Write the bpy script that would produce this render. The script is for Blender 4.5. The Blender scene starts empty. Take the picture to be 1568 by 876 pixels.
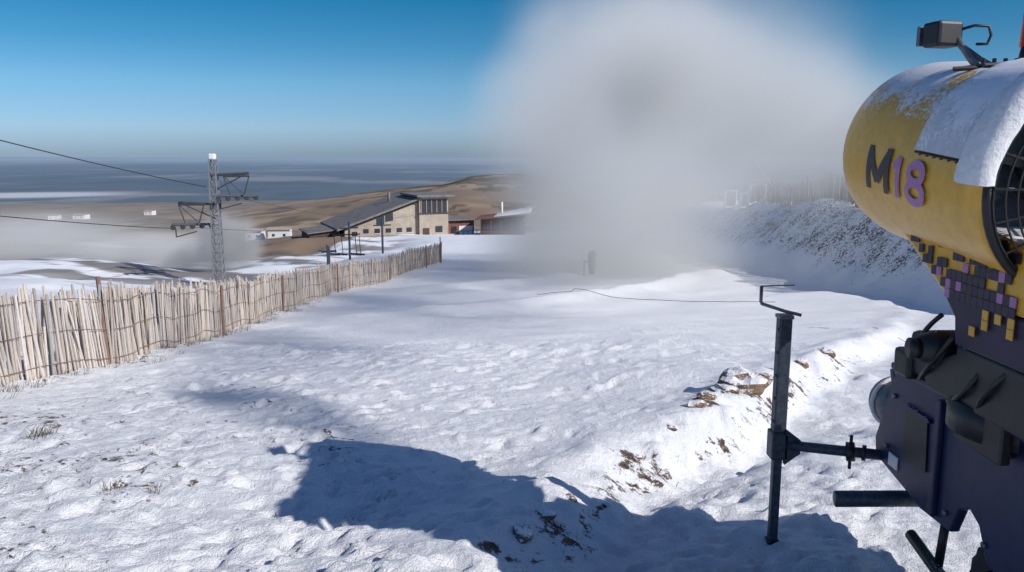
import bpy, bmesh, math, random
import numpy as np
from mathutils import Vector, Matrix, Quaternion
random.seed(7); rng=np.random.RandomState(5)
scene=bpy.context.scene
col=scene.collection
R=math.radians

# ------------------------------------------------------------------ helpers
def link(o,parent=None):
    col.objects.link(o)
    if parent is not None: o.parent=parent
    return o
def empty(name,loc=(0,0,0),rz=0):
    e=bpy.data.objects.new(name,None); e.location=loc; e.rotation_euler=(0,0,rz); col.objects.link(e); return e
def mesh_obj(name,verts,faces,mat=None,parent=None,smooth=False,bevel=0):
    me=bpy.data.meshes.new(name); me.from_pydata([tuple(v) for v in verts],[],faces); me.update()
    bm=bmesh.new(); bm.from_mesh(me); bmesh.ops.recalc_face_normals(bm,faces=bm.faces[:]); bm.to_mesh(me); bm.free()
    o=bpy.data.objects.new(name,me); 
    if mat: me.materials.append(mat)
    if smooth:
        for p in me.polygons: p.use_smooth=True
    if bevel:
        m=o.modifiers.new('b','BEVEL'); m.width=bevel; m.segments=2; m.limit_method='ANGLE'
    return link(o,parent)
def box(name,c,s,mat,parent=None,rot=None,bevel=0):
    hx,hy,hz_=[a/2 for a in s]
    vs=[Vector((x,y,z)) for x in(-hx,hx) for y in(-hy,hy) for z in(-hz_,hz_)]
    if rot is not None:
        M=Matrix.Rotation(rot[0],3,'X') if rot[0] else Matrix.Identity(3)
        if rot[1]: M=Matrix.Rotation(rot[1],3,'Y')@M
        if rot[2]: M=Matrix.Rotation(rot[2],3,'Z')@M
        vs=[M@v for v in vs]
    vs=[v+Vector(c) for v in vs]
    return mesh_obj(name,vs,[(0,1,3,2),(4,6,7,5),(0,4,5,1),(2,3,7,6),(0,2,6,4),(1,5,7,3)],mat,parent,bevel=bevel)
def tube_geo(pts,r,n=8,verts=None,faces=None,cap=True):
    verts=[] if verts is None else verts; faces=[] if faces is None else faces
    pts=[Vector(p) for p in pts]; base=len(verts); rs=r if isinstance(r,(list,tuple)) else [r]*len(pts)
    up=None
    for i,p in enumerate(pts):
        t=(pts[min(i+1,len(pts)-1)]-pts[max(i-1,0)]).normalized()
        if up is None:
            up=Vector((0,0,1)) if abs(t.z)<.9 else Vector((1,0,0))
        a=t.cross(up).normalized(); b=a.cross(t).normalized(); up=b
        for k in range(n):
            an=2*math.pi*k/n
            verts.append(p+a*math.cos(an)*rs[i]+b*math.sin(an)*rs[i])
    for i in range(len(pts)-1):
        for k in range(n):
            k2=(k+1)%n
            faces.append((base+i*n+k,base+i*n+k2,base+(i+1)*n+k2,base+(i+1)*n+k))
    if cap:
        faces.append(tuple(base+k for k in range(n))[::-1]); faces.append(tuple(base+(len(pts)-1)*n+k for k in range(n)))
    return verts,faces
def tube(name,pts,r,mat,parent=None,n=10):
    v,f=tube_geo(pts,r,n); return mesh_obj(name,v,f,mat,parent,smooth=(n>6))
def multi_tube(name,segs,mat,parent=None,n=6):
    v=[];f=[]
    for s in segs: tube_geo(s[0],s[1],n,v,f)
    return mesh_obj(name,v,f,mat,parent)
def prism(name,poly,lo,hi,mat,parent=None,axis='x',bevel=0):
    n=len(poly)
    def mk(a,p):
        if axis=='x': return (a,p[0],p[1])
        if axis=='y': return (p[0],a,p[1])
        return (p[0],p[1],a)
    vs=[mk(lo,p) for p in poly]+[mk(hi,p) for p in poly]
    fs=[tuple(range(n)),tuple(range(n,2*n))[::-1]]+[(i,(i+1)%n,(i+1)%n+n,i+n) for i in range(n)]
    return mesh_obj(name,vs,fs,mat,parent,bevel=bevel)

def new_mat(name):
    m=bpy.data.materials.new(name); m.use_nodes=True
    nt=m.node_tree; return m,nt,nt.nodes,nt.links,nt.nodes['Principled BSDF']
def simple(name,c,rough=.6,metal=0,var=.25,scale=6,bump=.0,dust=0,dustcol=(.8,.8,.82,1)):
    m,nt,N,L,b=new_mat(name)
    tc=N.new('ShaderNodeNewGeometry')
    no=N.new('ShaderNodeTexNoise'); no.inputs['Scale'].default_value=scale; no.inputs['Detail'].default_value=6; no.inputs['Roughness'].default_value=.65
    L.new(tc.outputs['Position'],no.inputs['Vector'])
    r=N.new('ShaderNodeValToRGB'); r.color_ramp.elements[0].position=.3; r.color_ramp.elements[1].position=.7
    r.color_ramp.elements[0].color=(c[0]*(1-var),c[1]*(1-var),c[2]*(1-var),1)
    r.color_ramp.elements[1].color=(min(1,c[0]*(1+var)),min(1,c[1]*(1+var)),min(1,c[2]*(1+var)),1)
    L.new(no.outputs['Fac'],r.inputs['Fac']); out=r.outputs['Color']
    if dust:
        # snow dust lying on upward facing parts
        sx=N.new('ShaderNodeSeparateXYZ'); L.new(tc.outputs['Normal'],sx.inputs[0])
        n2=N.new('ShaderNodeTexNoise'); n2.inputs['Scale'].default_value=55; n2.inputs['Detail'].default_value=4; L.new(tc.outputs['Position'],n2.inputs['Vector'])
        n3=N.new('ShaderNodeTexNoise'); n3.inputs['Scale'].default_value=5; L.new(tc.outputs['Position'],n3.inputs['Vector'])
        a=N.new('ShaderNodeMath'); a.operation='MULTIPLY_ADD'; a.inputs[1].default_value=.75; L.new(sx.outputs['Z'],a.inputs[0]); L.new(n2.outputs['Fac'],a.inputs[2])
        a2=N.new('ShaderNodeMath'); a2.operation='ADD'; L.new(a.outputs[0],a2.inputs[0]); L.new(n3.outputs['Fac'],a2.inputs[1])
        mr=N.new('ShaderNodeMapRange'); mr.inputs['From Min'].default_value=dust; mr.inputs['From Max'].default_value=dust+.22; L.new(a2.outputs[0],mr.inputs['Value'])
        mx=N.new('ShaderNodeMixRGB'); mx.inputs[2].default_value=dustcol; L.new(mr.outputs[0],mx.inputs[0]); L.new(out,mx.inputs[1]); out=mx.outputs[0]
    L.new(out,b.inputs['Base Color'])
    b.inputs['Roughness'].default_value=rough; b.inputs['Metallic'].default_value=metal
    if bump:
        bp=N.new('ShaderNodeBump'); bp.inputs['Strength'].default_value=.6; bp.inputs['Distance'].default_value=bump
        L.new(no.outputs['Fac'],bp.inputs['Height']); L.new(bp.outputs[0],b.inputs['Normal'])
    return m
M={}
M['yellow']=simple('yellow_paint',(.68,.365,.028),.36,var=.14,scale=14,dust=1.40,bump=.0015)
M['navy']=simple('navy_paint',(.006,.014,.062),.5,var=.35,scale=12,dust=1.75)
M['purple']=simple('purple_paint',(.026,.015,.045),.55)
M['pink']=simple('lilac_paint',(.38,.17,.38),.5,var=.1)
M['dark']=simple('dark_lettering',(.02,.015,.03),.5)
M['black']=simple('black_metal',(.012,.012,.015),.5,var=.4,scale=20,dust=1.85)
M['steel']=simple('galvanised_steel',(.16,.17,.18),.5,.6,var=.3,scale=25)
M['bluegrey']=simple('post_paint',(.045,.06,.085),.5,.3,var=.5,scale=35)
M['white']=simple('snow_crust',(.74,.74,.77),.75,var=.12,scale=38,bump=.014)
M['panel']=simple('panel_white',(.60,.60,.63),.6,var=.10,scale=22,bump=.003,dust=1.30,dustcol=(.86,.86,.88,1))
M['whitep']=simple('white_paint',(.7,.7,.7),.5,var=.1)
M['red']=simple('red_lens',(.5,.03,.02),.3)
M['beige']=simple('beige_render',(.38,.32,.26),.9,var=.2,scale=.8)
M['roofm']=simple('roof_slate',(.17,.16,.155),.8,var=.35,scale=1.5)
M['wooddark']=simple('dark_timber',(.07,.045,.03),.85,var=.3,scale=2)
M['rust']=simple('rust_red_boards',(.18,.07,.05),.85,var=.3,scale=2)
M['glass']=simple('window_glass',(.03,.035,.045),.12,var=.2)
M['wire']=simple('wire',(.05,.05,.05),.6,.5)
M['postred']=simple('fence_post_wood',(.22,.13,.10),.9,var=.3,scale=8)

# ------------------------------------------------------------------ terrain function
def vn(x,y,seed):
    ix=np.floor(x); iy=np.floor(y); fx=x-ix; fy=y-iy
    u=fx*fx*fx*(fx*(fx*6-15)+10); v=fy*fy*fy*(fy*(fy*6-15)+10)
    def h(a,b):
        s=np.sin(a*127.1+b*311.7+seed*74.7)*43758.5453
        return s-np.floor(s)
    return ((h(ix,iy)*(1-u)+h(ix+1,iy)*u)*(1-v)+(h(ix,iy+1)*(1-u)+h(ix+1,iy+1)*u)*v)*2-1
def fbm(x,y,lam,oct,seed,gain=.5):
    r=0;a=1;
    for i in range(oct):
        c,s=math.cos(.6*i+.4),math.sin(.6*i+.4)
        r=r+a*vn((x*c-y*s)/lam+i*17.3,(x*s+y*c)/lam-i*9.1,seed+i); a*=gain; lam*=.5
    return r
def ss(a,b,x):
    t=np.clip((x-a)/(b-a),0,1); return t*t*(3-2*t)
PY=[-40,0,10,12.3,16.8,27,37,47,60,80,110,143,170,200,400,1000,2000,3000,6000,200000]
PZ=[2.5,-1.7,-3.0,-3.27,-3.95,-5.35,-6.3,-6.95,-7.9,-9.6,-12.0,-14.4,-16.3,-19,-42,-75,-122,-300,-700,-700]
def prof(y):
    k=np.maximum(np.abs(y)*.06,.6)
    return (np.interp(y-k,PY,PZ)+np.interp(y+k,PY,PZ)+2*np.interp(y,PY,PZ))/4
FY=[-20,7,10,12.3,16.8,27,37,47,53]; FX=[-6.6,-6.65,-6.6,-6.43,-6.8,-7.7,-7.45,-5.56,-4.7]
EY=[-20,2,3.6,4.7,6.4,8,9.5,12,16,20,27,60]; EX=[-1.5,-.9,-.3,.05,.9,1.9,2.8,4.4,6.9,9.5,13.5,14.5]
def edge_t(x,y): return x-np.interp(y,EY,EX)+.26*fbm(x,y,1.3,3,31)*np.clip(1-y/60,0,1)
def H(x,y,detail=True):
    x=np.asarray(x,float); y=np.asarray(y,float)
    z=prof(y)
    cell=np.maximum(.045,np.maximum(.010*np.abs(y),.012*np.abs(x)))
    d=np.hypot(x,y)
    z=z-3*ss(70,130,y)*ss(-30,-60,x)
    z=z-1.9*ss(-10,-19,x)*ss(28,52,y)*(1-ss(90,150,y))
    z=z+46*np.exp(-((x-30)/230)**2-((y-720)/240)**2)+14*np.exp(-((x+420)/260)**2-((y-1500)/500)**2)
    z=z+ss(150,600,d)*(1-ss(5000,8000,y))*fbm(x,y,380,4,3)*7
    z=z+ss(25,90,d)*(1-ss(1500,3000,y))*fbm(x,y,45,3,5)*.8
    z=z+ss(-14,-26,x)*ss(25,50,y)*(1-ss(300,600,y))*fbm(x,y,14,4,6)*.75
    z=z+ss(12000,26000,y)*(fbm(x,y,9000,4,7)*90)
    t=edge_t(x,y); amp=(.06+.30*ss(5,9,y))*(1-ss(14,30,y))
    z=z-amp*ss(-.05,.75,t)+.07*np.exp(-((t+.25)/.35)**2)*(1-ss(15,28,y))
    z=z-.16*np.exp(-((t-.75)/.4)**2)*(1-ss(7,11,y))
    bw=14.5+.5*fbm(x*0,y,9,2,41)
    z=z+(4.0+.25*fbm(x,y,6,2,43))*ss(bw,bw+5.4,x)*ss(4,26,y)*(1-ss(85,130,y))
    z=z+.26*fbm(x,y,2.2,4,45)*ss(14,16,x)*(1-ss(50,90,y))*ss(5,15,y)
    ly=np.interp(x,[-6,-3.2,3,7,10.3,14],[20,24,31,37,43,47])
    z=z+.30*np.exp(-((y-ly-1.2)/1.6)**2)*ss(-6,-2,x)*(1-ss(11,14,x))*np.where(y<ly+1.2,1,.6)
    ly2=np.interp(x,[-7,0,8],[33,40,49])
    z=z+.2*np.exp(-((y-ly2)/1.3)**2)*ss(-6,-3,x)*(1-ss(5,8,x))
    nf=1-ss(60,160,d)
    z=z+nf*(.10*fbm(x,y,5,2,11)+.05*fbm(x*.8,y*1.2,1.6,2,13))
    f=np.clip(.55/(cell*3.2),0,1)*nf
    c1=fbm(x*.6+y*.3,y*1.5,.6,3,15)
    patch=.45+.75*ss(-.3,.5,fbm(x,y,3.3,2,17))
    z=z+f*.026*(1-np.abs(c1))**2*patch
    f2=np.clip(.22/(cell*3),0,1)**2*nf
    rough=.4*patch+1.5*ss(0,.5,t)*(1-ss(12,20,y))+.9*ss(-.6,-3,t)*ss(11,6,y)
    z=z+f2*.016*np.abs(fbm(x*.8,y*1.25,.16,2,19))*rough
    lump=np.maximum(0,fbm(x,y,.45,2,23)-.15)
    z=z+f*.10*lump*np.exp(-((t-.25)/.6)**2)+f*.07*lump*ss(.5,1.2,t)*(1-ss(15,24,y))
    return z
def hz(x,y): return float(H(np.array([x]),np.array([y]))[0])

def axis(start,stop,mn,g1,lim,g2):
    out=[start]
    while out[-1]<stop:
        v=out[-1]; a=abs(v); out.append(v+max(mn,g1*a if a<lim else g2*a))
    return out
xp=axis(0,130000,.032,.0115,50,.03); xs=np.array([-v for v in xp[:0:-1]]+xp)
ys=[-40]; 
while ys[-1]<1.8: ys.append(ys[-1]+(1.0 if ys[-1]<-4 else .2))
yy=axis(ys[-1],130000,.028,.0075,60,.017); ys=np.array(ys+yy[1:])
X,Y=np.meshgrid(xs,ys); nx,ny=len(xs),len(ys)
Z=H(X,Y)
# trampled prints and crust clods in the foreground snow
for k in range(5600):
    yy0=3.2+13*random.random()**1.4; xx0=random.uniform(-.75*yy0-.5,.5*yy0)
    tt=xx0-np.interp(yy0,EY,EX)
    if tt>-.8 and random.random()<.5: continue
    if -3.2<tt<0 and yy0>6 and random.random()<.6: continue
    clod=random.random()<.5
    rad=random.uniform(.016,.035) if clod else random.uniform(.022,.055)
    rad=max(rad,.0062*yy0)
    el=random.uniform(1.3,3.6); an=random.gauss(.5,.45)
    A=random.uniform(.012,.03)*(1 if clod else -1)
    w_=rad*el*2.4
    i0,i1=np.searchsorted(ys,[yy0-w_,yy0+w_]); j0,j1=np.searchsorted(xs,[xx0-w_,xx0+w_])
    sx_=X[i0:i1,j0:j1]-xx0; sy_=Y[i0:i1,j0:j1]-yy0
    u=(sx_*math.cos(an)+sy_*math.sin(an))/(rad*el); v=(-sx_*math.sin(an)+sy_*math.cos(an))/rad
    r2=u*u+v*v
    Z[i0:i1,j0:j1]+=A*np.exp(-r2**1.6)-(A*.4*np.exp(-((np.sqrt(r2)-1.35)/.35)**2)*(v>0) if not clod else 0)
# walked trails of boot prints
for (x0,y0,x1,y1) in((-5.2,5.0,-3.0,15),(-1.2,4.4,-4.4,12.5)):
    n=int(math.hypot(x1-x0,y1-y0)/.36)
    for k in range(n):
        t=k/n; px=x0+(x1-x0)*t+.12*(1 if k%2 else -1)+.3*math.sin(t*5); py=y0+(y1-y0)*t+random.gauss(0,.05)
        i0,i1=np.searchsorted(ys,[py-.5,py+.5]); j0,j1=np.searchsorted(xs,[px-.4,px+.4])
        u=(X[i0:i1,j0:j1]-px)/.06; v=(Y[i0:i1,j0:j1]-py)/.14; r2=u*u+v*v
        Z[i0:i1,j0:j1]+=-.04*np.exp(-r2**2)+.012*np.exp(-((np.sqrt(r2)-1.4)/.3)**2)
D=np.hypot(X,Y)
snow=np.array([.84,.85,.88])
brown=np.array([.24,.17,.115]); tan=np.array([.37,.28,.19]); grey=np.array([.22,.19,.165]); green=np.array([.075,.065,.04])
def mix(a,b,t): return a+(b-a)*t[...,None]
n1=fbm(X,Y*1.5,90,4,51); n2=fbm(X,Y,260,3,55); n3=fbm(X,Y,18,4,57)
C=mix(np.broadcast_to(brown,X.shape+(3,)),tan,ss(-.2,.5,n1))
C=mix(C,grey,ss(.1,.8,n2)*.5); C=mix(C,green,ss(.35,.6,n3+.6*n1)*.75)
C=mix(C,grey*1.1,ss(-90,-260,X)*.55)
C=mix(C,green*.9,ss(-150,-50,X)*ss(540,640,Y)*(1-ss(1000,1300,Y))*ss(-.9,.0,n3)*.9)
C=mix(C,snow*.8,ss(.45,.6,fbm(X,Y*2.2,60,4,61))*(1-ss(260,420,D))*.6)
lim=np.interp(X,[-200,-60,-38,-27,-14,200],[62,62,74,112,172,172])+12*fbm(X,Y,22,4,63)
C=mix(C,snow,1-ss(-2,2,Y-lim))
C=mix(C,grey*.6,ss(.10,.35,fbm(X,Y*2,6,4,65))*ss(-12,-20,X)*ss(34,60,Y)*(1-ss(140,200,Y))*.85)
m1=fbm(X,Y,3500,5,71,.6); m2=fbm(X,Y*.7,1300,3,73)
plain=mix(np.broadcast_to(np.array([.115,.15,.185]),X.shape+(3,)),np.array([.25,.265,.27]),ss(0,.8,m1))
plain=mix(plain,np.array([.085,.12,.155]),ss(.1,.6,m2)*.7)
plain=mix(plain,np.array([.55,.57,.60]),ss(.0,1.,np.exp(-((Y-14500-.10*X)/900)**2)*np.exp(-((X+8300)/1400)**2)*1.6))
plain=mix(plain,np.array([.16,.23,.305]),ss(9000,35000,Y)*.6)  # aerial haze painted into the plain colour, bluer with distance
plain=mix(plain,np.array([.29,.37,.45]),ss(24000,85000,Y)*.97)  # painted haze, paling the plain into the sky at the horizon
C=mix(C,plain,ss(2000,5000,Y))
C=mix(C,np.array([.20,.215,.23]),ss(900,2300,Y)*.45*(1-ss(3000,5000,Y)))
T=edge_t(X,Y)
dirt=.18*ss(-1,-4,T)*ss(13,5,Y)*1.15+.13*ss(30,10,Y)
dirt=dirt+.07*np.maximum(0,fbm(X,Y,1.6,2,81))*(1-ss(18,30,Y))
dirt=np.maximum(dirt,.40*np.exp(-((T-.38)/.26)**2)*(1-ss(11,22,Y)))
for (a,b_,s_,q_) in((2.7,9.2,.5,.62),(2.0,8.1,.3,.6),(.25,4.75,.28,.56),(3.8,10.9,.35,.6),(5.6,13.6,.5,.6),(-.1,4.3,.15,.56),(1.0,6.5,.16,.6)):
    dirt=np.maximum(dirt,q_*np.exp(-((X-a)**2+(Y-b_)**2)/s_**2))
dirt=np.maximum(dirt,.385*ss(1.5,2.6,T)*ss(5.5,8,Y)*(1-ss(26,34,Y)))
dirt=np.maximum(dirt,.41*ss(15,17,X)*(1-ss(75,110,Y))*ss(5,15,Y))
dirt=np.maximum(dirt,.34*np.exp(-((X-np.interp(Y,FY,FX)-.1)/.45)**2)*(1-ss(40,55,Y)))
dirt=dirt*(1-ss(90,120,Y))
me=bpy.data.meshes.new('ground')
me.vertices.add(nx*ny); me.vertices.foreach_set('co',np.stack([X,Y,Z],-1).astype(np.float32).ravel())
idx=np.arange(nx*ny).reshape(ny,nx)
q=np.stack([idx[:-1,:-1],idx[:-1,1:],idx[1:,1:],idx[1:,:-1]],-1).reshape(-1,4)
me.loops.add(q.size); me.loops.foreach_set('vertex_index',q.ravel().astype(np.int32))
me.polygons.add(len(q)); me.polygons.foreach_set('loop_start',(np.arange(len(q))*4).astype(np.int32))
try: me.polygons.foreach_set('loop_total',np.full(len(q),4,np.int32))
except Exception: pass
me.polygons.foreach_set('use_smooth',np.ones(len(q),bool))
me.update(calc_edges=True)
ca=me.attributes.new('basecol','FLOAT_COLOR','POINT')
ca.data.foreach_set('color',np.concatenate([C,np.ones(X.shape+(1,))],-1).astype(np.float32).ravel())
da=me.attributes.new('dirt','FLOAT','POINT'); da.data.foreach_set('value',dirt.astype(np.float32).ravel())
ground=bpy.data.objects.new('ground',me); link(ground)
m,nt,N,L,b=new_mat('snowy_ground')
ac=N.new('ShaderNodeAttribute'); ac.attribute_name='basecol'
ad=N.new('ShaderNodeAttribute'); ad.attribute_name='dirt'
geo=N.new('ShaderNodeNewGeometry')
def noise(scale,detail=5,rough=.6):
    n=N.new('ShaderNodeTexNoise'); n.inputs['Scale'].default_value=scale; n.inputs['Detail'].default_value=detail; n.inputs['Roughness'].default_value=rough
    L.new(geo.outputs['Position'],n.inputs['Vector']); return n
na=noise(7.5,9,.74); nb=noise(.9,3)
s1=N.new('ShaderNodeMath'); s1.operation='MULTIPLY_ADD'; s1.inputs[1].default_value=.35; L.new(nb.outputs['Fac'],s1.inputs[0]); L.new(na.outputs['Fac'],s1.inputs[2])
s2=N.new('ShaderNodeMath'); s2.operation='MULTIPLY_ADD'; s2.inputs[1].default_value=.6; L.new(ad.outputs['Fac'],s2.inputs[0]); L.new(s1.outputs[0],s2.inputs[2])
mr=N.new('ShaderNodeMapRange'); mr.inputs['From Min'].default_value=.93; mr.inputs['From Max'].default_value=.98; L.new(s2.outputs[0],mr.inputs['Value'])
dr=N.new('ShaderNodeValToRGB'); dr.color_ramp.elements[0].color=(.04,.03,.026,1); dr.color_ramp.elements[1].color=(.21,.15,.11,1)
dr.color_ramp.elements[0].position=.35; dr.color_ramp.elements[1].position=.65
nc=noise(14,5); L.new(nc.outputs['Fac'],dr.inputs['Fac'])
mx=N.new('ShaderNodeMixRGB'); L.new(mr.outputs[0],mx.inputs[0]); L.new(ac.outputs['Color'],mx.inputs[1]); L.new(dr.outputs[0],mx.inputs[2])
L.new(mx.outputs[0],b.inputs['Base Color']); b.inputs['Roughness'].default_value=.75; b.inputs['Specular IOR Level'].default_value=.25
n5=noise(13,7,.72); n6=noise(90,3,.6)
ma=N.new('ShaderNodeMath'); ma.operation='MULTIPLY_ADD'; ma.inputs[1].default_value=.30; L.new(n6.outputs['Fac'],ma.inputs[0]); L.new(n5.outputs['Fac'],ma.inputs[2])
bp=N.new('ShaderNodeBump'); bp.inputs['Strength'].default_value=.8; bp.inputs['Distance'].default_value=.06; L.new(ma.outputs[0],bp.inputs['Height'])
L.new(bp.outputs[0],b.inputs['Normal'])
me.materials.append(m)

# ------------------------------------------------------------------ rocks / grass
def rocks(name,items,mat):
    for (x,y,s) in items:
        bm=bmesh.new(); bmesh.ops.create_icosphere(bm,subdivisions=3,radius=1)
        sd=random.random()*50
        sc=Vector((s*random.uniform(.9,1.5),s*random.uniform(.7,1.1),s*random.uniform(.5,.8)))
        P=np.array([v.co[:] for v in bm.verts])
        nn=fbm(P[:,0]+sd,P[:,1]+P[:,2]*1.3,.9,3,3)
        for v,k in zip(bm.verts,nn): 
            c=v.co*(1+.32*k); v.co=Vector((c.x*sc.x,c.y*sc.y,c.z*sc.z))
        me=bpy.data.meshes.new(name); bm.to_mesh(me); bm.free(); me.materials.append(mat)
        o=bpy.data.objects.new(name,me); o.location=(x,y,hz(x,y)+s*.02); o.rotation_euler=(0,0,random.random()*6); link(o)
snowrock=simple('rock_snow_capped',(.17,.11,.07),.95,var=.5,scale=12,bump=.04,dust=1.45)
rocks('rock',[(2.72,9.2,.25),(2.45,8.9,.14),(3.2,9.9,.08),(2.05,8.2,.09),(1.5,7.3,.05),(.22,4.9,.05),(.05,4.6,.06),(.4,5.2,.04),(4.6,12.4,.1),(5.6,14,.14),(3.7,10.8,.08),
     (1.1,6.6,.04),(1.9,7.9,.10)],snowrock)
def grass(name,clusters,mat):
    v=[];f=[]
    for (cx,cy,n,rad,hh) in clusters:
        for i in range(n):
            a=random.random()*6.28; r=rad*math.sqrt(random.random()); x=cx+r*math.cos(a); y=cy+r*math.sin(a); z=hz(x,y)-.02
            h=hh*random.uniform(.5,1.1); lx=random.gauss(.35,.35)*h; ly=random.gauss(0,.35)*h; w=random.uniform(.002,.0045)
            k=len(v); an=random.random()*3.14; dx,dy=w*math.cos(an),w*math.sin(an)
            v+= [(x-dx,y-dy,z),(x+dx,y+dy,z),(x+lx*.4+dx*.7,y+ly*.4+dy*.7,z+h*.6),(x+lx*.4-dx*.7,y+ly*.4-dy*.7,z+h*.6),(x+lx,y+ly,z+h)]
            f+= [(k,k+1,k+2,k+3),(k+3,k+2,k+4)]
    return mesh_obj(name,v,f,mat)
gm=simple('dry_grass_blades',(.13,.10,.07),.9,var=.5,scale=5)
cl=[(-4.25,6.9,60,.12,.16),(-2.75,5.2,10,.06,.1),(-2.45,5.15,14,.05,.11),(-2.3,5.4,8,.06,.08),(-2.95,5.25,6,.06,.08)]
for i in range(170):
    y=random.uniform(4,16); x=random.uniform(-.72*y,-.02*y+1.0)
    if x<-6.3: continue
    if edge_t(np.array([x]),np.array([y]))[0]>-.2: continue
    cl.append((x,y,random.randint(2,5),random.uniform(.03,.1),random.uniform(.025,.05)))
for i in range(230):
    y=random.uniform(7.5,30); x=np.interp(y,FY,FX)+random.gauss(.1,.25); cl.append((x,y,random.randint(6,16),.12,random.uniform(.08,.2)))
for i in range(90):
    y=random.uniform(6,24); x=np.interp(y,EY,EX)+random.uniform(.2,2.5); cl.append((x,y,random.randint(4,10),.1,random.uniform(.03,.07)))
grass('dry_grass',cl,gm)

# ------------------------------------------------------------------ paling fences
def slat_mat():
    m,nt,N,L,b=new_mat('weathered_slats')
    a=N.new('ShaderNodeAttribute'); a.attribute_name='slatcol'
    g=N.new('ShaderNodeNewGeometry'); n=N.new('ShaderNodeTexNoise'); n.inputs['Scale'].default_value=30; n.inputs['Detail'].default_value=4
    L.new(g.outputs['Position'],n.inputs['Vector'])
    r=N.new('ShaderNodeMapRange'); r.inputs['To Min'].default_value=.7; r.inputs['To Max'].default_value=1.2; L.new(n.outputs['Fac'],r.inputs['Value'])
    mm=N.new('ShaderNodeMixRGB'); mm.blend_type='MULTIPLY'; mm.inputs[0].default_value=1; L.new(a.outputs['Color'],mm.inputs[1]); L.new(r.outputs[0],mm.inputs[2])
    L.new(mm.outputs[0],b.inputs['Base Color']); b.inputs['Roughness'].default_value=.9; return m
SL=slat_mat()
def fence(pts,h,spacing,posts,width=.034,lean=.06,layers=3,pr=.036,pm=None,tone=1.0):
    root=empty('snow_fence',(0,0,0))
    P=[np.array(p,float) for p in pts]
    def at(s):
        for a,b_ in zip(P[:-1],P[1:]):
            l=np.linalg.norm(b_-a)
            if s<=l: return a+(b_-a)*s/l,(b_-a)/l
            s-=l
        return P[-1],(P[-1]-P[-2])/np.linalg.norm(P[-1]-P[-2])
    total=sum(np.linalg.norm(b_-a) for a,b_ in zip(P[:-1],P[1:]))
    v=[];f=[];cs=[]
    for layer in range(layers):
        s=0
        while s<total:
            (x,y),(tx,ty)=at(s); nxn,nyn=-ty,tx
            off=layer*.07+random.gauss(0,.014)
            wob=.06*math.sin(s*1.3)+.05*math.sin(s*.47+layer)
            sag=.05*math.sin(s*.9+layer*2)+.05*math.sin(s*2.3)-(.12 if layer==2 else 0)
            x+=nxn*(off+wob); y+=nyn*(off+wob); z=hz(x,y)-.03+ (random.random()*.05)
            hh=h*(1+random.gauss(0,.045))+sag
            if random.random()<.04: hh*=random.uniform(.6,.9)
            la=random.gauss(0,lean)+.08*math.sin(s*.6+layer*1.5); lb=random.gauss(.02,.03)
            w=width*random.uniform(.6,1.15)/2; d=.008
            top=np.array([x+tx*la*hh+nxn*lb*hh,y+ty*la*hh+nyn*lb*hh,z+hh])
            k=len(v)
            for (bx,by,bz) in ((x,y,z),tuple(top)):
                for a_,c_ in((-w,-d),(w,-d),(w,d),(-w,d)):
                    v.append((bx+tx*a_+nxn*c_,by+ty*a_+nyn*c_,bz))
            f+=[(k,k+1,k+5,k+4),(k+1,k+2,k+6,k+5),(k+2,k+3,k+7,k+6),(k+3,k,k+4,k+7),(k+4,k+5,k+6,k+7)]
            g=random.uniform(.6,1.15)*tone; wm=random.uniform(-.03,.03)
            cs+=[((.60+wm)*g,.53*g,(.465-wm)*g,1)]*8
            s+=spacing*random.uniform(.6,1.5)*(1 if layer==0 else 1.5)
    o=mesh_obj('slats',v,f,SL,root)
    at_=o.data.attributes.new('slatcol','FLOAT_COLOR','POINT'); at_.data.foreach_set('color',np.array(cs,np.float32).ravel())
    segs=[]
    for hh in (.12,.5,.88):
        pl=[]; s=0
        while s<total:
            (x,y),(tx,ty)=at(s); wob=.06*math.sin(s*1.3)+.05*math.sin(s*.47)
            pl.append((x-ty*(wob-.03),y+tx*(wob-.03),hz(x,y)+h*hh+.03*math.sin(s*2))); s+=.4
        segs.append((pl,.006))
    multi_tube('wires',segs,M['postred'],root,4)
    segs=[]
    for s,ph in posts:
        (x,y),(tx,ty)=at(s); x+=ty*.08; y-=tx*.08; z=hz(x,y)
        segs.append(([(x,y,z-.2),(x+random.gauss(0,.03),y,z+ph)],pr))
    multi_tube('posts',segs,pm or M['postred'],root,8)
    return root
fp=[(a,b_) for a,b_ in zip([-6.75,-6.65,-6.6,-6.43,-6.8,-7.7,-7.45,-5.56,-4.7],[4,7,10,12.3,16.8,27,37,47,53])]
fence(fp,1.22,.055,[(4.5,1.2),(8.3,1.42),(8.45,1.26),(14.8,1.2),(22,1.2),(30,1.25),(38,1.3),(45,1.4),(48.7,1.7),(48.9,1.4)],width=.04)
fence([(19.9,30),(19.9,46),(20.0,54),(20.2,66)],1.5,.15,[(i,1.7) for i in range(1,34,4)],width=.10,lean=.09,layers=2,pr=.06,pm=M['wooddark'],tone=.45)

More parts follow.
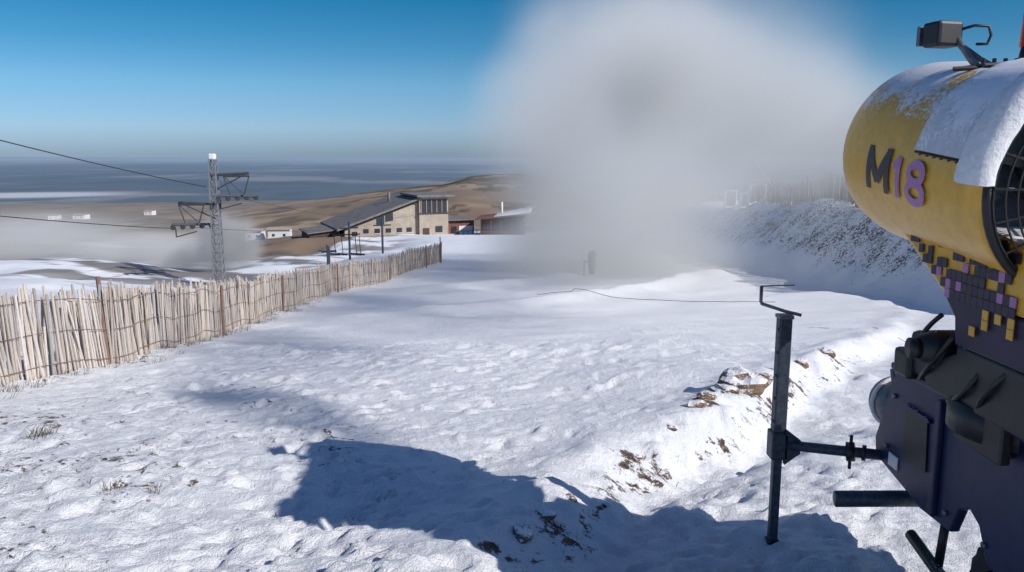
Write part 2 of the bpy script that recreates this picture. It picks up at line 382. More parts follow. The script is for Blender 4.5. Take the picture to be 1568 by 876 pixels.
# ------------------------------------------------------------------ lift pylon (lattice)
def lattice(x,y,h,w0,w1):
    z0=hz(x,y)-.3; segs=[]
    nb=int(h/.62)
    def corner(i,t):
        w=w0+(w1-w0)*t; sx=(-1,1,1,-1)[i]; sy=(-1,-1,1,1)[i]
        return (x+sx*w/2,y+sy*w/2,z0+h*t)
    for i in range(4): segs.append(([corner(i,0),corner(i,1)],.045))
    for k in range(nb):
        t0=k/nb;t1=(k+1)/nb
        for i in range(4):
            j=(i+1)%4
            segs.append(([corner(i,t0),corner(j,t1)],.022)); segs.append(([corner(j,t0),corner(i,t1)],.022)); segs.append(([corner(i,t1),corner(j,t1)],.022))
    return segs,z0
gal=simple('pylon_steel',(.20,.21,.22),.6,.2,var=.3,scale=6)
pyl=empty('ski_lift_pylon'); px_,py_=-21.0,57.0
ptop=-.45; pz0=hz(px_,py_); ph=ptop-pz0+.3
segs,z0=lattice(px_,py_,ph,.66,.44); multi_tube('lattice_mast',segs,gal,pyl,5)
box('snow_cap',(px_,py_,ptop+.2),(.44,.44,.42),M['white'],pyl,bevel=.08)
def wheelset(cx,cz):
    s=[]
    s.append(([(cx-.9,py_,cz),(cx+.9,py_,cz)],.07)); s.append(([(cx-.9,py_,cz),(cx-.5,py_,cz-1.3)],.05)); s.append(([(cx+.9,py_,cz),(cx+.5,py_,cz-1.3)],.05))
    s.append(([(cx-.9,py_,cz),(cx+.5,py_,cz-1.3)],.035)); s.append(([(cx-1.1,py_-.8,cz-1.35),(cx+1.1,py_+.8,cz-1.45)],.09))
    for k in range(5):
        a=-1+k*.5; p=(cx+a*1.05,py_+a*.8,cz-1.55)
        s.append(([(p[0],p[1]-.05,p[2]),(p[0],p[1]+.05,p[2])],.19))
    s.append(([(cx-1.2,py_,cz-1.7),(cx-1.2,py_,cz-2.3)],.04)); s.append(([(cx-1.2,py_,cz-2.3),(cx+.3,py_,cz-1.9)],.04))
    return s
s=[([(px_-.3,py_,-1.55),(px_+2.5,py_,-1.4)],.09),([(px_,py_,-2.6),(px_+2.2,py_,-1.5)],.045)]
s+=wheelset(px_+1.6,-1.6)
s+=[([(px_+.3,py_,-3.6),(px_-2.6,py_,-3.45)],.09),([(px_,py_,-4.6),(px_-2.2,py_,-3.6)],.045)]
s+=wheelset(px_-1.7,-3.6)
multi_tube('crossarms_and_sheaves',s,simple('pylon_dark_steel',(.06,.065,.07),.7,.2),pyl,8)
def sagline(a,b,sag,n=24):
    return [tuple(a[i]+(b[i]-a[i])*t+(-sag*4*t*(1-t) if i==2 else 0) for i in range(3)) for t in [k/n for k in range(n+1)]]
cab=empty('lift_cable')
multi_tube('ropes',[(sagline((px_-.6,py_,-2.35),(-30,0,9.3),.9),.03),(sagline((px_-2.9,py_,-5.3),(-27.5,0,3.9),.7),.025),
   (sagline((px_+1.6,py_,-3.1),(-14,130,-9.5),1.2),.015),(sagline((px_-1.7,py_,-5.2),(-17,130,-9.8),1.2),.015)],M['wire'],cab,5)
def small_post(x,y,h,hang=True):
    r=empty('drag_lift_post'); z=hz(x,y)
    s=[([(x,y,z-.3),(x,y,z+h)],.085),([(x-.7,y,z+h-.5),(x+.7,y,z+h-.45)],.05)]
    multi_tube('mast',s,M['bluegrey'],r,8)
    if hang:
        s=[]
        for dx in(-1.1,-.55,.5,.8):
            s.append(([(x+dx,y-.3,z+h-1.0),(x+dx+.1,y-.3,z+.35)],.03)); s.append(([(x+dx-.35,y-.3,z+.5),(x+dx+.4,y-.3,z+.42)],.07))
        s.append(([(x-1.2,y-.3,z+h-1.0),(x+.9,y-.3,z+h-.9)],.05))
        multi_tube('hangers',s,M['black'],r,6)
small_post(-12.4,61,2.9); small_post(-10.2,63,2.7,False); small_post(-14.8,64,1.6,False); small_post(-16.5,72,1.6,False)

# ------------------------------------------------------------------ ski lodge
def lodge():
    g=(-29.0,139.0); gz=hz(-22,142)-.1
    r=empty('ski_lodge',(g[0],g[1],gz),R(23))
    W,D_=13.2,15
    prism('wedge_walls',[(0,-1.5),(W,-1.5),(W,6.2),(0,1.7)],0,D_,M['beige'],r,'y')
    prism('roof',[(-1.5,1.25),(W+.3,6.48),(W+.3,6.85),(-1.5,1.65)],-1.1,D_+.6,M['roofm'],r,'y')
    prism('side_wall_shade',[(-.1,-1.4),(-.004,-1.4),(-.004,1.5),(-.1,1.5)],.3,D_-.3,M['wooddark'],r,'y')  # dark sheet over the side wall, its shade put into the colour
    box('lean_to',(-3.2,6,-.4),(5.2,9,2.8),M['wooddark'],r); prism('lean_to_roof',[(-6.2,.75),(-.15,1.35),(-.15,1.55),(-6.2,.95)],1,11,M['roofm'],r,'y')
    f=lambda x:1.7+4.5*x/W
    for x0,x1 in((5.6,7.0),(7.2,8.6)):
        prism('gable_window',[(x0,f(x0)-1.6),(x1,f(x1)-1.9),(x1,f(x1)-.45),(x0,f(x0)-.45)],-.06,-.005,M['glass'],r,'y')
    prism('gable_board',[(0,f(0)-.30),(W,f(W)-.30),(W,f(W)-.02),(0,f(0)-.02)],-.12,-.07,M['wooddark'],r,'y')
    for i,x0 in enumerate((1.2,3.2,5.2,7.2,9.2,11)):
        box('lower_window',(x0+.5,-.035,1.0 if i else .6),(.95,.06,.8),M['glass'],r)
        box('lower_window_sill',(x0+.5,-.06,.54 if i else .14),(1.1,.12,.08),M['whitep'],r)
    box('stone_plinth',(W/2,-.12,-.6),(W,.2,1.5),simple('plinth_stone',(.24,.19,.15),.95,var=.3,scale=2),r)
    bx=W+.02
    box('tower_walls',(bx+2.7,4.2,2.7),(5.4,10,8.2),M['beige'],r)
    box('tower_roof',(bx+2.9,4.0,7.0),(7.0,11.6,.32),M['roofm'],r)
    box('upper_glazing',(bx+2.75,-.83,5.2),(4.9,.06,2.4),M['glass'],r)
    box('upper_glazing_side',(bx+5.43,3.0,5.2),(.06,7,2.4),M['glass'],r)
    for i in range(6): box('mullion',(bx+.35+i*.96,-.9,5.2),(.09,.1,2.4),M['beige'],r)
    box('sill',(bx+2.7,-.92,3.9),(5.5,.18,.18),M['wooddark'],r); box('transom',(bx+2.75,-.92,5.6),(4.9,.05,.1),M['wooddark'],r)
    box('door',(bx+1.2,-.84,.2),(1.2,.06,2.1),M['wooddark'],r); box('window',(bx+3.6,-.84,1.0),(1.3,.06,1.1),M['glass'],r)
    ax=bx+5.5
    box('annex_walls',(ax+2.6,3.5,.7),(5.1,7,3.4),M['rust'],r); box('annex_roof',(ax+2.7,3.3,2.5),(5.9,8,.2),M['roofm'],r)
    box('annex_white_wall',(ax+3.5,-.05,.4),(2.6,.06,1.9),M['whitep'],r); box('annex_window',(ax+1.2,-.05,.7),(1,.06,1.2),M['glass'],r)
    box('terrace',(ax+2.6,-2.2,-.5),(5.5,3.6,.3),M['wooddark'],r)
    for i in range(7): box('terrace_post',(ax+i*.85,-3.9,.2),(.08,.08,1.1),M['wooddark'],r)
    box('terrace_rail',(ax+2.6,-3.9,.78),(5.4,.1,.08),M['wooddark'],r)
    tube('chimney',[(10,8,5),(10,8,7.4)],.25,M['roofm'],r)
lodge()
def cafe():
    gz=hz(-2,140)
    r=empty('mountain_cafe',(-5.6,141,gz-.1),R(-4))
    box('walls',(3.9,3,1.2),(7.6,6,3.6),M['wooddark'],r)
    prism('roof',[(-.6,2.7),(8.7,3.6),(8.7,3.85),(-.6,2.95)],-1.2,7,M['rust'],r,'y')
    prism('roof_snow',[(2.5,3.26),(8.75,3.86),(8.75,4.5),(5.0,3.8)],-1.0,7.1,M['white'],r,'y')
    for i in range(4): box('window',(1.1+i*1.75,-.04,1.3),(1.3,.06,1.3),M['glass'],r)
    for i in range(5): box('porch_post',(.2+i*1.8,-1.0,1.1),(.14,.14,2.9),M['rust'],r)
    box('porch_rail',(3.9,-1.1,.7),(7.4,.08,.12),M['rust'],r)
    tube('flue',[(3.6,3,3),(3.6,3,5.6)],.2,M['whitep'],r)
cafe()
def house(x,y,w,d,h,rz=0):
    gz=hz(x,y); r=empty('white_house',(x,y,gz),rz)
    box('walls',(0,0,h/2-.5),(w,d,h+1),M['whitep'],r)
    prism('roof',[(-d/2-.4,h),(0,h+.5),(d/2+.4,h),(d/2+.4,h+.15),(0,h+.65),(-d/2-.4,h+.15)],-w/2-.3,w/2+.3,M['beige'],r,'x')
    for i in range(2): box('window',(-w/2+w*(i+.5)/2,-d/2-.03,h*.5),(.7,.05,.7),M['glass'],r)
house(-74,231,4.6,4,2.8); house(-66,228,6,4,2.9,.1); house(-300,560,8,8,3); house(-330,580,7,8,3,.3); house(-270,600,6,7,3)

def cabinet(x,y,w,h):
    r=empty('equipment_cabinet',(x,y,hz(x,y)))
    box('body',(0,0,h/2),(w,.7,h),M['whitep'],r,bevel=.02); box('lid',(0,0,h+.05),(w+.1,.85,.08),M['steel'],r); box('door_panel',(0,-.36,h/2),(w*.8,.02,h*.8),M['steel'],r)
cabinet(19.2,71,1.0,1.6); cabinet(19.6,68,.8,1.3); cabinet(20.0,66,1.3,1.6)
r=empty('snow_lance'); zz=hz(20.1,62)
multi_tube('boom_and_stand',[([(20.1,62,zz),(20.1,62,zz+1.2)],.09),([(20.1,62,zz+1.0),(18.6,62,zz+3.1)],.07),([(20.1,62,zz+1.0),(20.8,62,zz+.5)],.08),([(18.75,62,zz+2.9),(18.45,62,zz+3.3)],.12)],M['steel'],r,8)
r=empty('piste_hydrant'); x,y=3.9,43; zz=hz(x,y)
hy=simple('padding_grey',(.20,.20,.21),.8)
multi_tube('riser',[([(x,y,zz),(x,y,zz+.9)],.04),([(x,y,zz+.75),(x+.4,y,zz+.85)],.04)],hy,r,8)
tube('padding',[(x+.42,y,zz+.1),(x+.42,y,zz+.5),(x+.42,y,zz+1.2),(x+.42,y,zz+1.35)],[.14,.2,.22,.1],hy,r,14)
pl=[]
for k in range(80):
    t=k/79; x=1+9*t; y=31.5-1.2*t+.3*math.sin(t*5); pl.append((x,y,hz(x,y)+.012+.10*max(0,math.sin(t*6.5+1))))
tube('supply_hose',pl,.010,M['wire'],None,6)
pl=[]
for k in range(60):
    t=k/59; x=7.5+3.5*t; y=20-2.2*t+.5*math.sin(t*7); pl.append((x,y,hz(x,y)+.0))
tube('supply_hose',pl,.010,M['wire'],None,6)

# ------------------------------------------------------------------ snow cannon
cannon=empty('snow_cannon')
AX=2.25; PITCH=R(6); rear=Vector((AX,3.08,-.13))
ax=Vector((0,math.cos(PITCH),math.sin(PITCH))); upv=Vector((0,-math.sin(PITCH),math.cos(PITCH))); lf=Vector((-1,0,0))
def bp_(s,r,a):
    return rear+ax*s+lf*(r*math.cos(a))+upv*(r*math.sin(a))
def lathe(name,profile,mat,n=72,a0=0,a1=2*math.pi,parent=cannon,jit=0):
    full=abs(a1-a0-2*math.pi)<1e-6; v=[];f=[]; cols=n if full else n+1
    for (s,r) in profile:
        for k in range(cols):
            a=a0+(a1-a0)*k/n
            jj=jit*(.3+.7*float(ss(R(35),R(75),np.array(a))))
            rr=r+(jj*float(vn(np.array([a*14.0]),np.array([s*26.0]),4)[0]) if jit else 0)
            v.append(bp_(s,rr,a))
    for i in range(len(profile)-1):
        for k in range(n):
            k2=(k+1)%cols
            f.append((i*cols+k,i*cols+k2,(i+1)*cols+k2,(i+1)*cols+k))
    return mesh_obj(name,v,f,mat,parent,smooth=True)
lathe('barrel_shell',[(.03,.405),(0,.42),(-.01,.437),(.01,.452),(.05,.455),(.3,.457),(.62,.458),(.9,.462),(1.1,.468),(1.24,.468),(1.34,.455),(1.40,.43),(1.43,.40),(1.43,.375),(1.39,.36)],M['yellow'],96)
lathe('barrel_liner',[(1.39,.36),(1.1,.35),(.6,.35),(.2,.36),(.03,.405)],M['black'],64)
s=[]
for k in range(36):
    a=2*math.pi*k/36; s.append(([bp_(1.41,.385,a),bp_(1.455,.375,a)],.012))
multi_tube('nozzles',s,M['steel'],cannon,6)
s=[]
for rr in np.linspace(.06,.43,10):
    s.append(([bp_(-.03-.05*(1-(rr/.43)**2),rr,2*math.pi*k/48) for k in range(49)],.0045))
for k in range(20):
    a=2*math.pi*k/20; s.append(([bp_(-.03-.05*(1-(rr/.43)**2),rr,a) for rr in (.06,.18,.3,.43)],.006))
multi_tube('intake_guard',s,M['black'],cannon,5)
tube('guard_rim',[bp_(-.01,.44,2*math.pi*k/60) for k in range(61)],.02,M['black'],cannon)
tube('motor',[bp_(.1,0,0),bp_(.14,0,0),bp_(.5,0,0)],[.1,.14,.14],M['steel'],cannon,24)
v=[];f=[]
for k in range(8):
    a=2*math.pi*k/8; t=Vector(lf*(-math.sin(a))+upv*math.cos(a)); k0=len(v)
    for rr,tw,w in((.13,.9,.06),(.24,.6,.08),(.34,.4,.09)):
        c=bp_(.3,rr,a); 
        v+= [c+t*w*math.cos(tw)+ax*w*math.sin(tw), c-t*w*math.cos(tw)-ax*w*math.sin(tw)]
    f+=[(k0,k0+1,k0+3,k0+2),(k0+2,k0+3,k0+5,k0+4)]
mesh_obj('fan_blades',v,f,M['steel'],cannon,smooth=True)
PA=R(11)
lathe('cover_panel',[(.065,.455),(.06,.49),(.08,.505),(.16,.502),(.3,.495),(.47,.487),(.53,.482),(.545,.47),(.545,.455)],M['panel'],60,PA,R(98),jit=.004)
lathe('snow_rim',[(-.07,.455),(-.095,.50),(-.07,.545),(-.01,.562),(.05,.545),(.09,.51),(.10,.47)],M['white'],60,R(2),R(110),jit=.009)
s=[([bp_(.08,.47,PA-.02),bp_(.54,.47,PA-.02)],.006)]+[([bp_(.12+i*.06,.472,PA-.03),bp_(.135+i*.06,.473,PA-.04)],.004) for i in range(7)]
multi_tube('panel_hinge',s,M['black'],cannon,6)
def stroke_letters(name,strokes,s0,zc,hgt,wid,th,mat,rad=.4665):
    v=[];f=[]
    for li,pl in enumerate(strokes):
        pts=[]
        for a,b_ in zip(pl[:-1],pl[1:]):
            a=np.array(a);b_=np.array(b_); n=max(2,int(np.linalg.norm(b_-a)/.08))
            for k in range(n): pts.append(a+(b_-a)*k/n)
        pts.append(np.array(pl[-1]))
        k0=len(v)
        for i,p in enumerate(pts):
            t=pts[min(i+1,len(pts)-1)]-pts[max(i-1,0)]
            t=np.array([t[0]*wid,t[1]*hgt]); t=t/np.linalg.norm(t); n_=np.array([-t[1],t[0]])
            for sg in(-1,1):
                q_=np.array([p[0]*wid,(p[1]-.5)*hgt])+n_*sg*th/2
                v.append(bp_(s0-q_[0]-q_[1]*.15,rad+.0008*li,zc+q_[1]/rad))
        for i in range(len(pts)-1): f.append((k0+2*i,k0+2*i+1,k0+2*i+3,k0+2*i+2))
    mesh_obj(name,v,f,mat,cannon)
stroke_letters('lettering_m',[[(0,-.05),(0,1.05)],[(0,.95),(.5,.2)],[(.5,.2),(1,.95)],[(1,-.05),(1,1.05)]],.99,R(-5),.20,.20,.05,M['dark'])
circ=lambda cx,cy,rx,ry:[(cx+rx*math.cos(t),cy+ry*math.sin(t)) for t in np.linspace(0,2*math.pi,25)]
stroke_letters('lettering_number',[[(0,-.05),(0,1.05)],[(0,1.0),(-.25,.78)],circ(.85,.24,.36,.26),circ(.85,.75,.32,.23)],.68,R(-7),.175,.20,.04,M['pink'])
prism('lower_cowl_yellow',[(4.14,-.335),(3.60,-.63),(2.9,-.63),(2.9,-.38),(3.3,-.30)],1.96,2.54,M['yellow'],cannon,'x',bevel=.02)
prism('lower_cowl_purple',[(3.60,-.634),(3.50,-.72),(3.48,-.84),(2.75,-.84),(2.75,-.634)],1.965,2.53,M['purple'],cannon,'x',bevel=.01)
prism('lower_cowl_black',[(3.48,-.843),(3.48,-.88),(3.72,-.98),(3.72,-1.10),(2.75,-1.10),(2.75,-.843)],1.975,2.52,M['black'],cannon,'x',bevel=.01)
s=.043
for i in range(-1,22):
    for j in range(0,10):
        y=3.98-i*s; z=-.36-j*s
        top=-.335-(4.14-y)*.546 if y>3.6 else -1.0
        if z-s*.5<top+.02 and y>3.6: continue
        if y<2.95: continue
        if y<=3.6 and z<-.60 and y>3.56: continue
        dens=.16+.14*j+.01*i
        if z<-.62:
            if random.random()>.42-.12*(j-6): continue
            cmat=random.choice(['yellow','yellow','pink'])
        else:
            if random.random()>dens: continue
            cmat=random.choice(['dark','purple','dark','dark','pink'])
        box('pixel_decal',(1.952,y,z),(.004,s*.94,s*.94),M[cmat],cannon)
box('yoke_plate',(2.02,3.3,-1.02),(.05,.34,.5),M['black'],cannon,bevel=.01)
box('yoke_plate_far',(2.5,3.3,-1.0),(.05,.34,.6),M['black'],cannon,bevel=.01)
tube('slew_ring',[(2.3,3.4,-1.22),(2.3,3.4,-1.08)],.34,M['black'],cannon,32)
tube('swivel_motor',[(1.9,3.66,-.90),(1.98,3.66,-.90),(2.3,3.66,-.90)],[.06,.085,.085],M['black'],cannon,20)
tube('swivel_motor_cap',[(1.86,3.66,-.90),(1.90,3.66,-.90)],.05,M['black'],cannon,16)
box('gearbox',(2.17,3.8,-.98),(.35,.28,.22),M['black'],cannon,bevel=.03)
box('valve_block',(2.08,3.96,-1.05),(.22,.16,.14),M['black'],cannon,bevel=.02)
box('hydraulic_pack',(2.3,3.9,-1.02),(.4,.3,.2),M['black'],cannon,bevel=.02)
for i,(a,b_,c_) in enumerate([((1.98,3.5,-.8),(1.90,3.6,-1.0),(2.02,3.85,-1.1)),((2.0,3.3,-.9),(1.90,3.3,-1.05),(2.03,3.6,-1.14)),((2.02,3.70,-.75),(1.95,3.85,-.9),(2.08,3.95,-1.05)),((2.0,3.1,-.85),(1.9,3.2,-1.0),(2.03,3.35,-1.12))]):
    pts=[]
    for k in range(13):
        t=k/12; pts.append(Vector(a)*(1-t)**2+Vector(b_)*2*t*(1-t)+Vector(c_)*t*t)
    tube('hydraulic_hose',pts,.012,M['black'],cannon,8)
base=[(4.40,-1.60),(4.20,-1.13),(3.3,-1.13),(2.6,-1.13),(2.6,-1.80),(3.18,-1.80),(3.28,-1.78),(3.36,-1.64),(3.44,-1.60),(3.52,-1.64),(3.58,-1.78),(3.86,-1.79),(4.02,-1.76),(4.38,-1.70)]
prism('chassis_side',base,2.08,2.13,M['navy'],cannon,'x',bevel=.008)
prism('chassis_side_far',base,2.95,3.0,M['navy'],cannon,'x',bevel=.008)
box('chassis_deck',(2.54,3.4,-1.16),(.82,1.55,.05),M['navy'],cannon,bevel=.008)
box('chassis_front',(2.54,4.27,-1.43),(.82,.05,.52),M['navy'],cannon,rot=(R(-24),0,0),bevel=.008)
prism('side_recess',[(4.06,-1.32),(3.84,-1.32),(3.82,-1.58),(4.06,-1.60)],2.070,2.077,M['black'],cannon,'x')
prism('recess_frame',[(4.075,-1.30),(3.82,-1.30),(3.80,-1.318),(4.06,-1.318)],2.060,2.079,M['navy'],cannon,'x')
box('label',(2.075,4.16,-1.655),(.006,.10,.07),M['whitep'],cannon)
box('deck_lip',(2.07,3.4,-1.125),(.06,1.6,.035),M['navy'],cannon,bevel=.008)
prism('stiffener',[(3.74,-1.17),(3.70,-1.17),(3.70,-1.76),(3.74,-1.76)],2.05,2.079,M['navy'],cannon,'x',bevel=.006)
for (y,z) in((4.2,-1.3),(3.62,-1.25),(3.2,-1.25),(3.3,-1.7),(3.0,-1.6),(4.25,-1.6),(3.62,-1.7)):
    tube('bolt',[(2.066,y,z),(2.08,y,z)],.014,M['steel'],cannon,8)
tube('water_filter',[(2.24,4.36,-1.43),(2.24,4.40,-1.43),(2.24,4.56,-1.43),(2.24,4.60,-1.43)],[.12,.14,.14,.1],M['steel'],cannon,28)
tube('filter_ring',[(2.24+.145*math.cos(a),4.5,-1.43+.145*math.sin(a)) for a in np.linspace(0,6.283,33)],.014,M['white'],cannon,8)
box('added_shadow_box',(2.95,2.5,-.85),(.6,.5,.95),M['navy'],cannon,bevel=.02)  # out-of-view box added to throw shadow on the foreground snow
box('added_shadow_box_door',(2.95,2.24,-.85),(.5,.012,.8),M['whitep'],cannon)  # front plate of the added shadow box
tube('drawbar',[(2.5,2.6,-1.7),(2.45,1.6,-1.72)],.04,M['navy'],cannon,12)
tube('axle',[(1.98,3.05,-1.92),(3.1,3.05,-1.92)],.04,M['black'],cannon,12)
rub=simple('rubber',(.02,.02,.022),.85,dust=1.6)
def wheel(cx,cy,cz,Rr,w):
    pr=[(-w/2,Rr*.55),(-w/2,Rr*.88),(-w*.38,Rr),(w*.38,Rr),(w/2,Rr*.88),(w/2,Rr*.55)]
    v=[];f=[];n=40
    for (a,r) in pr:
        for k in range(n):
            t=2*math.pi*k/n; r2=r+(.012 if (k%2==0 and r>Rr*.95) else 0); v.append((cx+a,cy+r2*math.cos(t),cz+r2*math.sin(t)))
    for i in range(5):
        for k in range(n): f.append((i*n+k,i*n+(k+1)%n,(i+1)*n+(k+1)%n,(i+1)*n+k))
    mesh_obj('tyre',v,f,rub,cannon,smooth=True)
    tube('rim',[(cx-w*.3,cy,cz),(cx+w*.3,cy,cz)],Rr*.56,M['steel'],cannon,24)
wheel(2.22,3.25,-1.95,.25,.18); wheel(3.1,3.25,-1.95,.25,.18)
tube('skid_rail',[(2.12,4.0,-2.0),(2.12,3.7,-2.06),(2.12,2.4,-1.98)],.03,M['black'],cannon,10)
tube('skid_strut',[(2.14,3.75,-2.05),(2.16,3.75,-1.78)],.022,M['black'],cannon,10)
tube('outrigger_bar',[(1.80,4.22,-1.90),(2.35,4.18,-1.88)],.045,M['bluegrey'],cannon,20)
jx,jy=1.60,4.62; jz=hz(jx,jy)
tube('arm',[(jx,jy,-1.73),(2.12,4.3,-1.68)],.030,M['bluegrey'],cannon,16)
prism('arm_gusset',[(1.63,-1.62),(1.72,-1.69),(1.72,-1.77),(1.63,-1.84)],4.565,4.60,M['bluegrey'],cannon,'y')
tube('arm_collar',[(1.93,4.42,-1.70),(1.97,4.40,-1.695)],.055,M['black'],cannon,16)
tube('arm_collar_2',[(2.0,4.375,-1.69),(2.02,4.365,-1.69)],.045,M['black'],cannon,16)
tube('collar_pin',[(1.95,4.41,-1.60),(1.95,4.41,-1.80)],.010,M['black'],cannon,8)
box('jack_outer',(jx,jy,-1.35),(.076,.076,.80),M['bluegrey'],cannon,bevel=.01)
box('jack_lower',(jx,jy,(-1.55+jz)/2-.02),(.052,.052,-1.55-jz+.1),M['bluegrey'],cannon,bevel=.006)
box('jack_cap',(jx,jy,-.945),(.084,.084,.02),M['steel'],cannon)
for i in range(5): tube('jack_pin_hole',[(jx-.042,jy-.015,-1.02-i*.14),(jx-.037,jy-.015,-1.02-i*.14)],.011,M['black'],cannon,8)
box('jack_clamp',(jx,jy,-1.73),(.10,.11,.17),M['bluegrey'],cannon,bevel=.01)
box('jack_foot',(jx,jy,jz+.01),(.075,.075,.02),M['black'],cannon)
tube('crank_handle',[(jx+.09,jy-.02,-.935),(jx,jy,-.915),(jx-.13,jy+.03,-.875),(jx-.135,jy+.03,-.86),(jx-.135,jy+.03,-.77)],.010,M['steel'],cannon,8)
tube('crank_grip',[(jx-.135,jy+.03,-.77),(jx+.06,jy+.03,-.765)],.004,M['steel'],cannon,8)
box('floodlight_body',(2.03,3.93,.55),(.14,.11,.115),M['black'],cannon,rot=(0,0,R(15)),bevel=.015)
box('floodlight_glass',(2.00,4.0,.55),(.12,.02,.09),M['steel'],cannon,rot=(0,0,R(15)))
tube('floodlight_bracket',[(2.08,3.9,.53),(2.11,3.88,.48),(2.13,3.85,.43),(2.17,3.82,.37)],.016,M['steel'],cannon,8)
tube('floodlight_bracket_2',[(2.09,3.9,.51),(2.18,3.86,.43),(2.23,3.82,.39)],.012,M['steel'],cannon,8)
tube('floodlight_cable',[(2.10,3.9,.57),(2.15,3.88,.585),(2.21,3.87,.58),(2.225,3.87,.54),(2.21,3.87,.50),(2.16,3.87,.50)],.007,M['black'],cannon,8)
s=[([(2.0,3.75,.375),(2.5,3.72,.40)],.012),([(2.05,3.6,.375),(2.5,3.6,.39)],.012)]
s+=[([(2.12+.05*i,3.73,.35),(2.12+.05*i,3.73,.42)],.009) for i in range(7)]
multi_tube('roof_rack',s,M['black'],cannon,6)
tube('beacon_base',[(2.33,3.72,.38),(2.33,3.72,.47)],[.06,.045],M['black'],cannon,20)
tube('beacon_lens',[(2.33,3.72,.47),(2.33,3.72,.62),(2.33,3.72,.66)],[.055,.048,.02],M['red'],cannon,20)

# ------------------------------------------------------------------ snow plume (volume plus faint emission)
def volmat(name,dens,glow,nscale=.35,nlo=.35,nhi=.62,colr=(.95,.97,1.0,1),minf=.15,edge=.1,det=2,warp=.0,outer=1.0):
    m=bpy.data.materials.new(name); m.use_nodes=True; nt=m.node_tree; N=nt.nodes; L=nt.links; N.clear()
    out=N.new('ShaderNodeOutputMaterial'); v=N.new('ShaderNodeVolumePrincipled'); v.inputs['Color'].default_value=colr; v.inputs['Anisotropy'].default_value=-.1
    tc=N.new('ShaderNodeTexCoord'); ln=N.new('ShaderNodeVectorMath'); ln.operation='LENGTH'
    g=N.new('ShaderNodeNewGeometry'); n=N.new('ShaderNodeTexNoise'); n.inputs['Scale'].default_value=nscale; n.inputs['Detail'].default_value=det
    L.new(g.outputs['Position'],n.inputs['Vector'])
    if warp:
        sb=N.new('ShaderNodeVectorMath'); sb.operation='SUBTRACT'; sb.inputs[1].default_value=(.5,.5,.5); L.new(n.outputs['Color'],sb.inputs[0])
        sc=N.new('ShaderNodeVectorMath'); sc.operation='SCALE'; sc.inputs['Scale'].default_value=warp; L.new(sb.outputs[0],sc.inputs[0])
        ad_=N.new('ShaderNodeVectorMath'); ad_.operation='ADD'; L.new(tc.outputs['Object'],ad_.inputs[0]); L.new(sc.outputs[0],ad_.inputs[1]); L.new(ad_.outputs[0],ln.inputs[0])
    else: L.new(tc.outputs['Object'],ln.inputs[0])
    mr=N.new('ShaderNodeMapRange'); mr.interpolation_type='SMOOTHSTEP'; mr.inputs['From Min'].default_value=outer; mr.inputs['From Max'].default_value=edge; L.new(ln.outputs['Value'],mr.inputs['Value'])
    m2=N.new('ShaderNodeMapRange'); m2.inputs['From Min'].default_value=nlo; m2.inputs['From Max'].default_value=nhi; m2.inputs['To Min'].default_value=minf; L.new(n.outputs['Fac'],m2.inputs['Value'])
    a=N.new('ShaderNodeMath'); a.operation='MULTIPLY'; L.new(mr.outputs[0],a.inputs[0]); L.new(m2.outputs[0],a.inputs[1])
    b_=N.new('ShaderNodeMath'); b_.operation='MULTIPLY'; b_.inputs[1].default_value=dens; L.new(a.outputs[0],b_.inputs[0])
    e_=N.new('ShaderNodeMath'); e_.operation='MULTIPLY'; e_.inputs[1].default_value=glow; L.new(b_.outputs[0],e_.inputs[0])  # added glow stands in for light scattered many times in the fog
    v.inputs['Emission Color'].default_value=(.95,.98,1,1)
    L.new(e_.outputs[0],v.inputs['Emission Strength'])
    L.new(b_.outputs[0],v.inputs['Density']); L.new(v.outputs[0],out.inputs['Volume']); return m
def blob(name,c,s,mat,parent,rot=(0,0,0)):
    bm=bmesh.new(); bmesh.ops.create_icosphere(bm,subdivisions=3,radius=1.0); me=bpy.data.meshes.new(name); bm.to_mesh(me); bm.free(); me.materials.append(mat)
    o=bpy.data.objects.new(name,me); o.location=c; o.scale=s; o.rotation_euler=rot; link(o,parent)
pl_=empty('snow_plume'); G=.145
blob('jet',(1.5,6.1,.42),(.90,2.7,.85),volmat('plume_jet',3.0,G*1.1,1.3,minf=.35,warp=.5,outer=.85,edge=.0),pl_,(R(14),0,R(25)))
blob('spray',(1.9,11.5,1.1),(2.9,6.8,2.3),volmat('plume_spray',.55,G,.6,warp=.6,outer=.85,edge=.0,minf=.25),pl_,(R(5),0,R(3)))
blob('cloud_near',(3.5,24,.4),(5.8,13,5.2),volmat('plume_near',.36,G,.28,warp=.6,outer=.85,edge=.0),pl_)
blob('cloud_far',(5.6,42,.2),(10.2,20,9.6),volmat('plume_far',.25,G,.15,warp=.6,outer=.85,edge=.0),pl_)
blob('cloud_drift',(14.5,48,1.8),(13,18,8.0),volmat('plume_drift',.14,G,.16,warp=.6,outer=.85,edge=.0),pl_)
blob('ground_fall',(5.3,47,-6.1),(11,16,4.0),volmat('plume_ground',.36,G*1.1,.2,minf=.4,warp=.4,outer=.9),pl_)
ms=empty('snow_mist')
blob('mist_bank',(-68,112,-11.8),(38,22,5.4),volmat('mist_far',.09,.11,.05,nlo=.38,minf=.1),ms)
blob('small_cannon_cloud',(-25.5,72,-8.2),(4.2,4,4.0),volmat('mist_small',1.3,.06,.5,colr=(.8,.8,.84,1),minf=.4,warp=.5,outer=.88),ms)
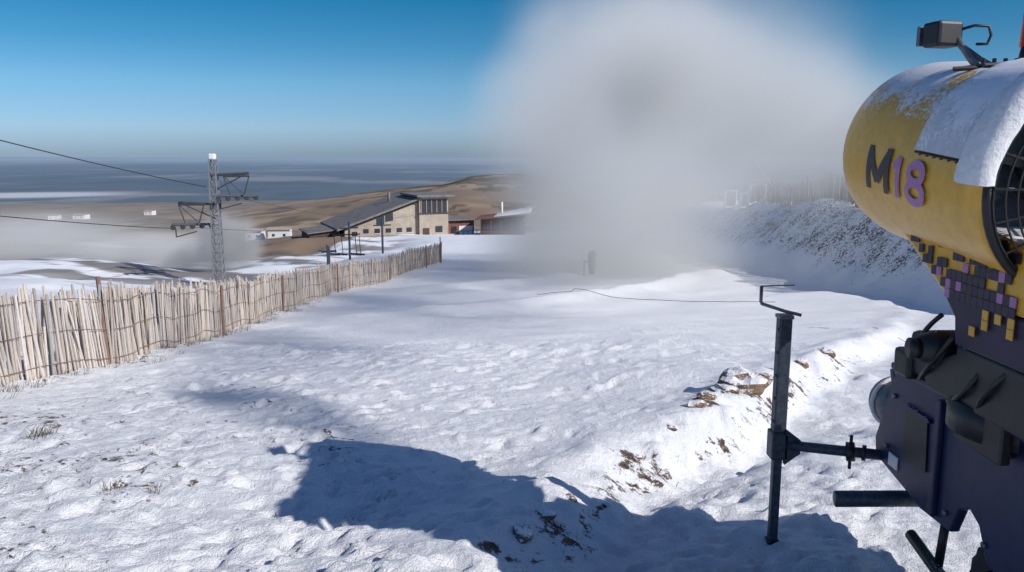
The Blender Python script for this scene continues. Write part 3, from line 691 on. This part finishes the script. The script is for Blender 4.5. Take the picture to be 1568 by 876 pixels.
blob('small_cannon_cloud_drift',(-33,76,-9.6),(10,6,2.8),volmat('mist_small_drift',.45,.12,.2,minf=.4),ms)

# ------------------------------------------------------------------ light, sky, camera
sv=Vector((-3.95,2.4,-3.0)).normalized()
sun=bpy.data.lights.new('sun','SUN'); sun.energy=4.7; sun.angle=R(.53); sun.color=(1,.955,.90)
so=bpy.data.objects.new('sun',sun); so.rotation_euler=sv.to_track_quat('-Z','Y').to_euler(); link(so)
w=bpy.data.worlds.new('World'); scene.world=w; w.use_nodes=True; nt=w.node_tree; N=nt.nodes; L=nt.links
bg=N['Background']; sk=N.new('ShaderNodeTexSky'); sk.sky_type='NISHITA'; sk.sun_disc=False
sk.sun_elevation=math.asin(-sv.z); sk.sun_rotation=math.atan2(-sv.x,-sv.y); sk.altitude=1900; sk.air_density=1.0; sk.dust_density=.6; sk.ozone_density=2
tc=N.new('ShaderNodeTexCoord'); sx=N.new('ShaderNodeSeparateXYZ'); L.new(tc.outputs['Generated'],sx.inputs[0])
cr=N.new('ShaderNodeValToRGB'); e=cr.color_ramp.elements
e[0].position=0; e[0].color=(.26,.37,.62,1); e[1].position=.03; e[1].color=(.41,.54,.78,1)
x_=e.new(.08); x_.color=(.36,.60,.77,1); x_=e.new(.125); x_.color=(.19,.53,.70,1); x_=e.new(.18); x_.color=(.07,.47,.65,1); x_=e.new(.5); x_.color=(.45,.65,.9,1)
L.new(sx.outputs['Z'],cr.inputs['Fac'])
mx=N.new('ShaderNodeMixRGB'); mx.blend_type='MULTIPLY'; mx.inputs[0].default_value=1; L.new(sk.outputs[0],mx.inputs[1]); L.new(cr.outputs[0],mx.inputs[2])
L.new(mx.outputs[0],bg.inputs['Color']); bg.inputs['Strength'].default_value=.115
cam=bpy.data.cameras.new('camera'); cam.sensor_width=36; cam.lens=28.24; cam.clip_start=.05; cam.clip_end=400000
co=bpy.data.objects.new('camera',cam); co.location=(0,0,0); co.rotation_euler=(R(90-9.4),0,0); link(co); scene.camera=co
scene.view_settings.view_transform='Standard'; scene.view_settings.look='None'; scene.view_settings.exposure=0
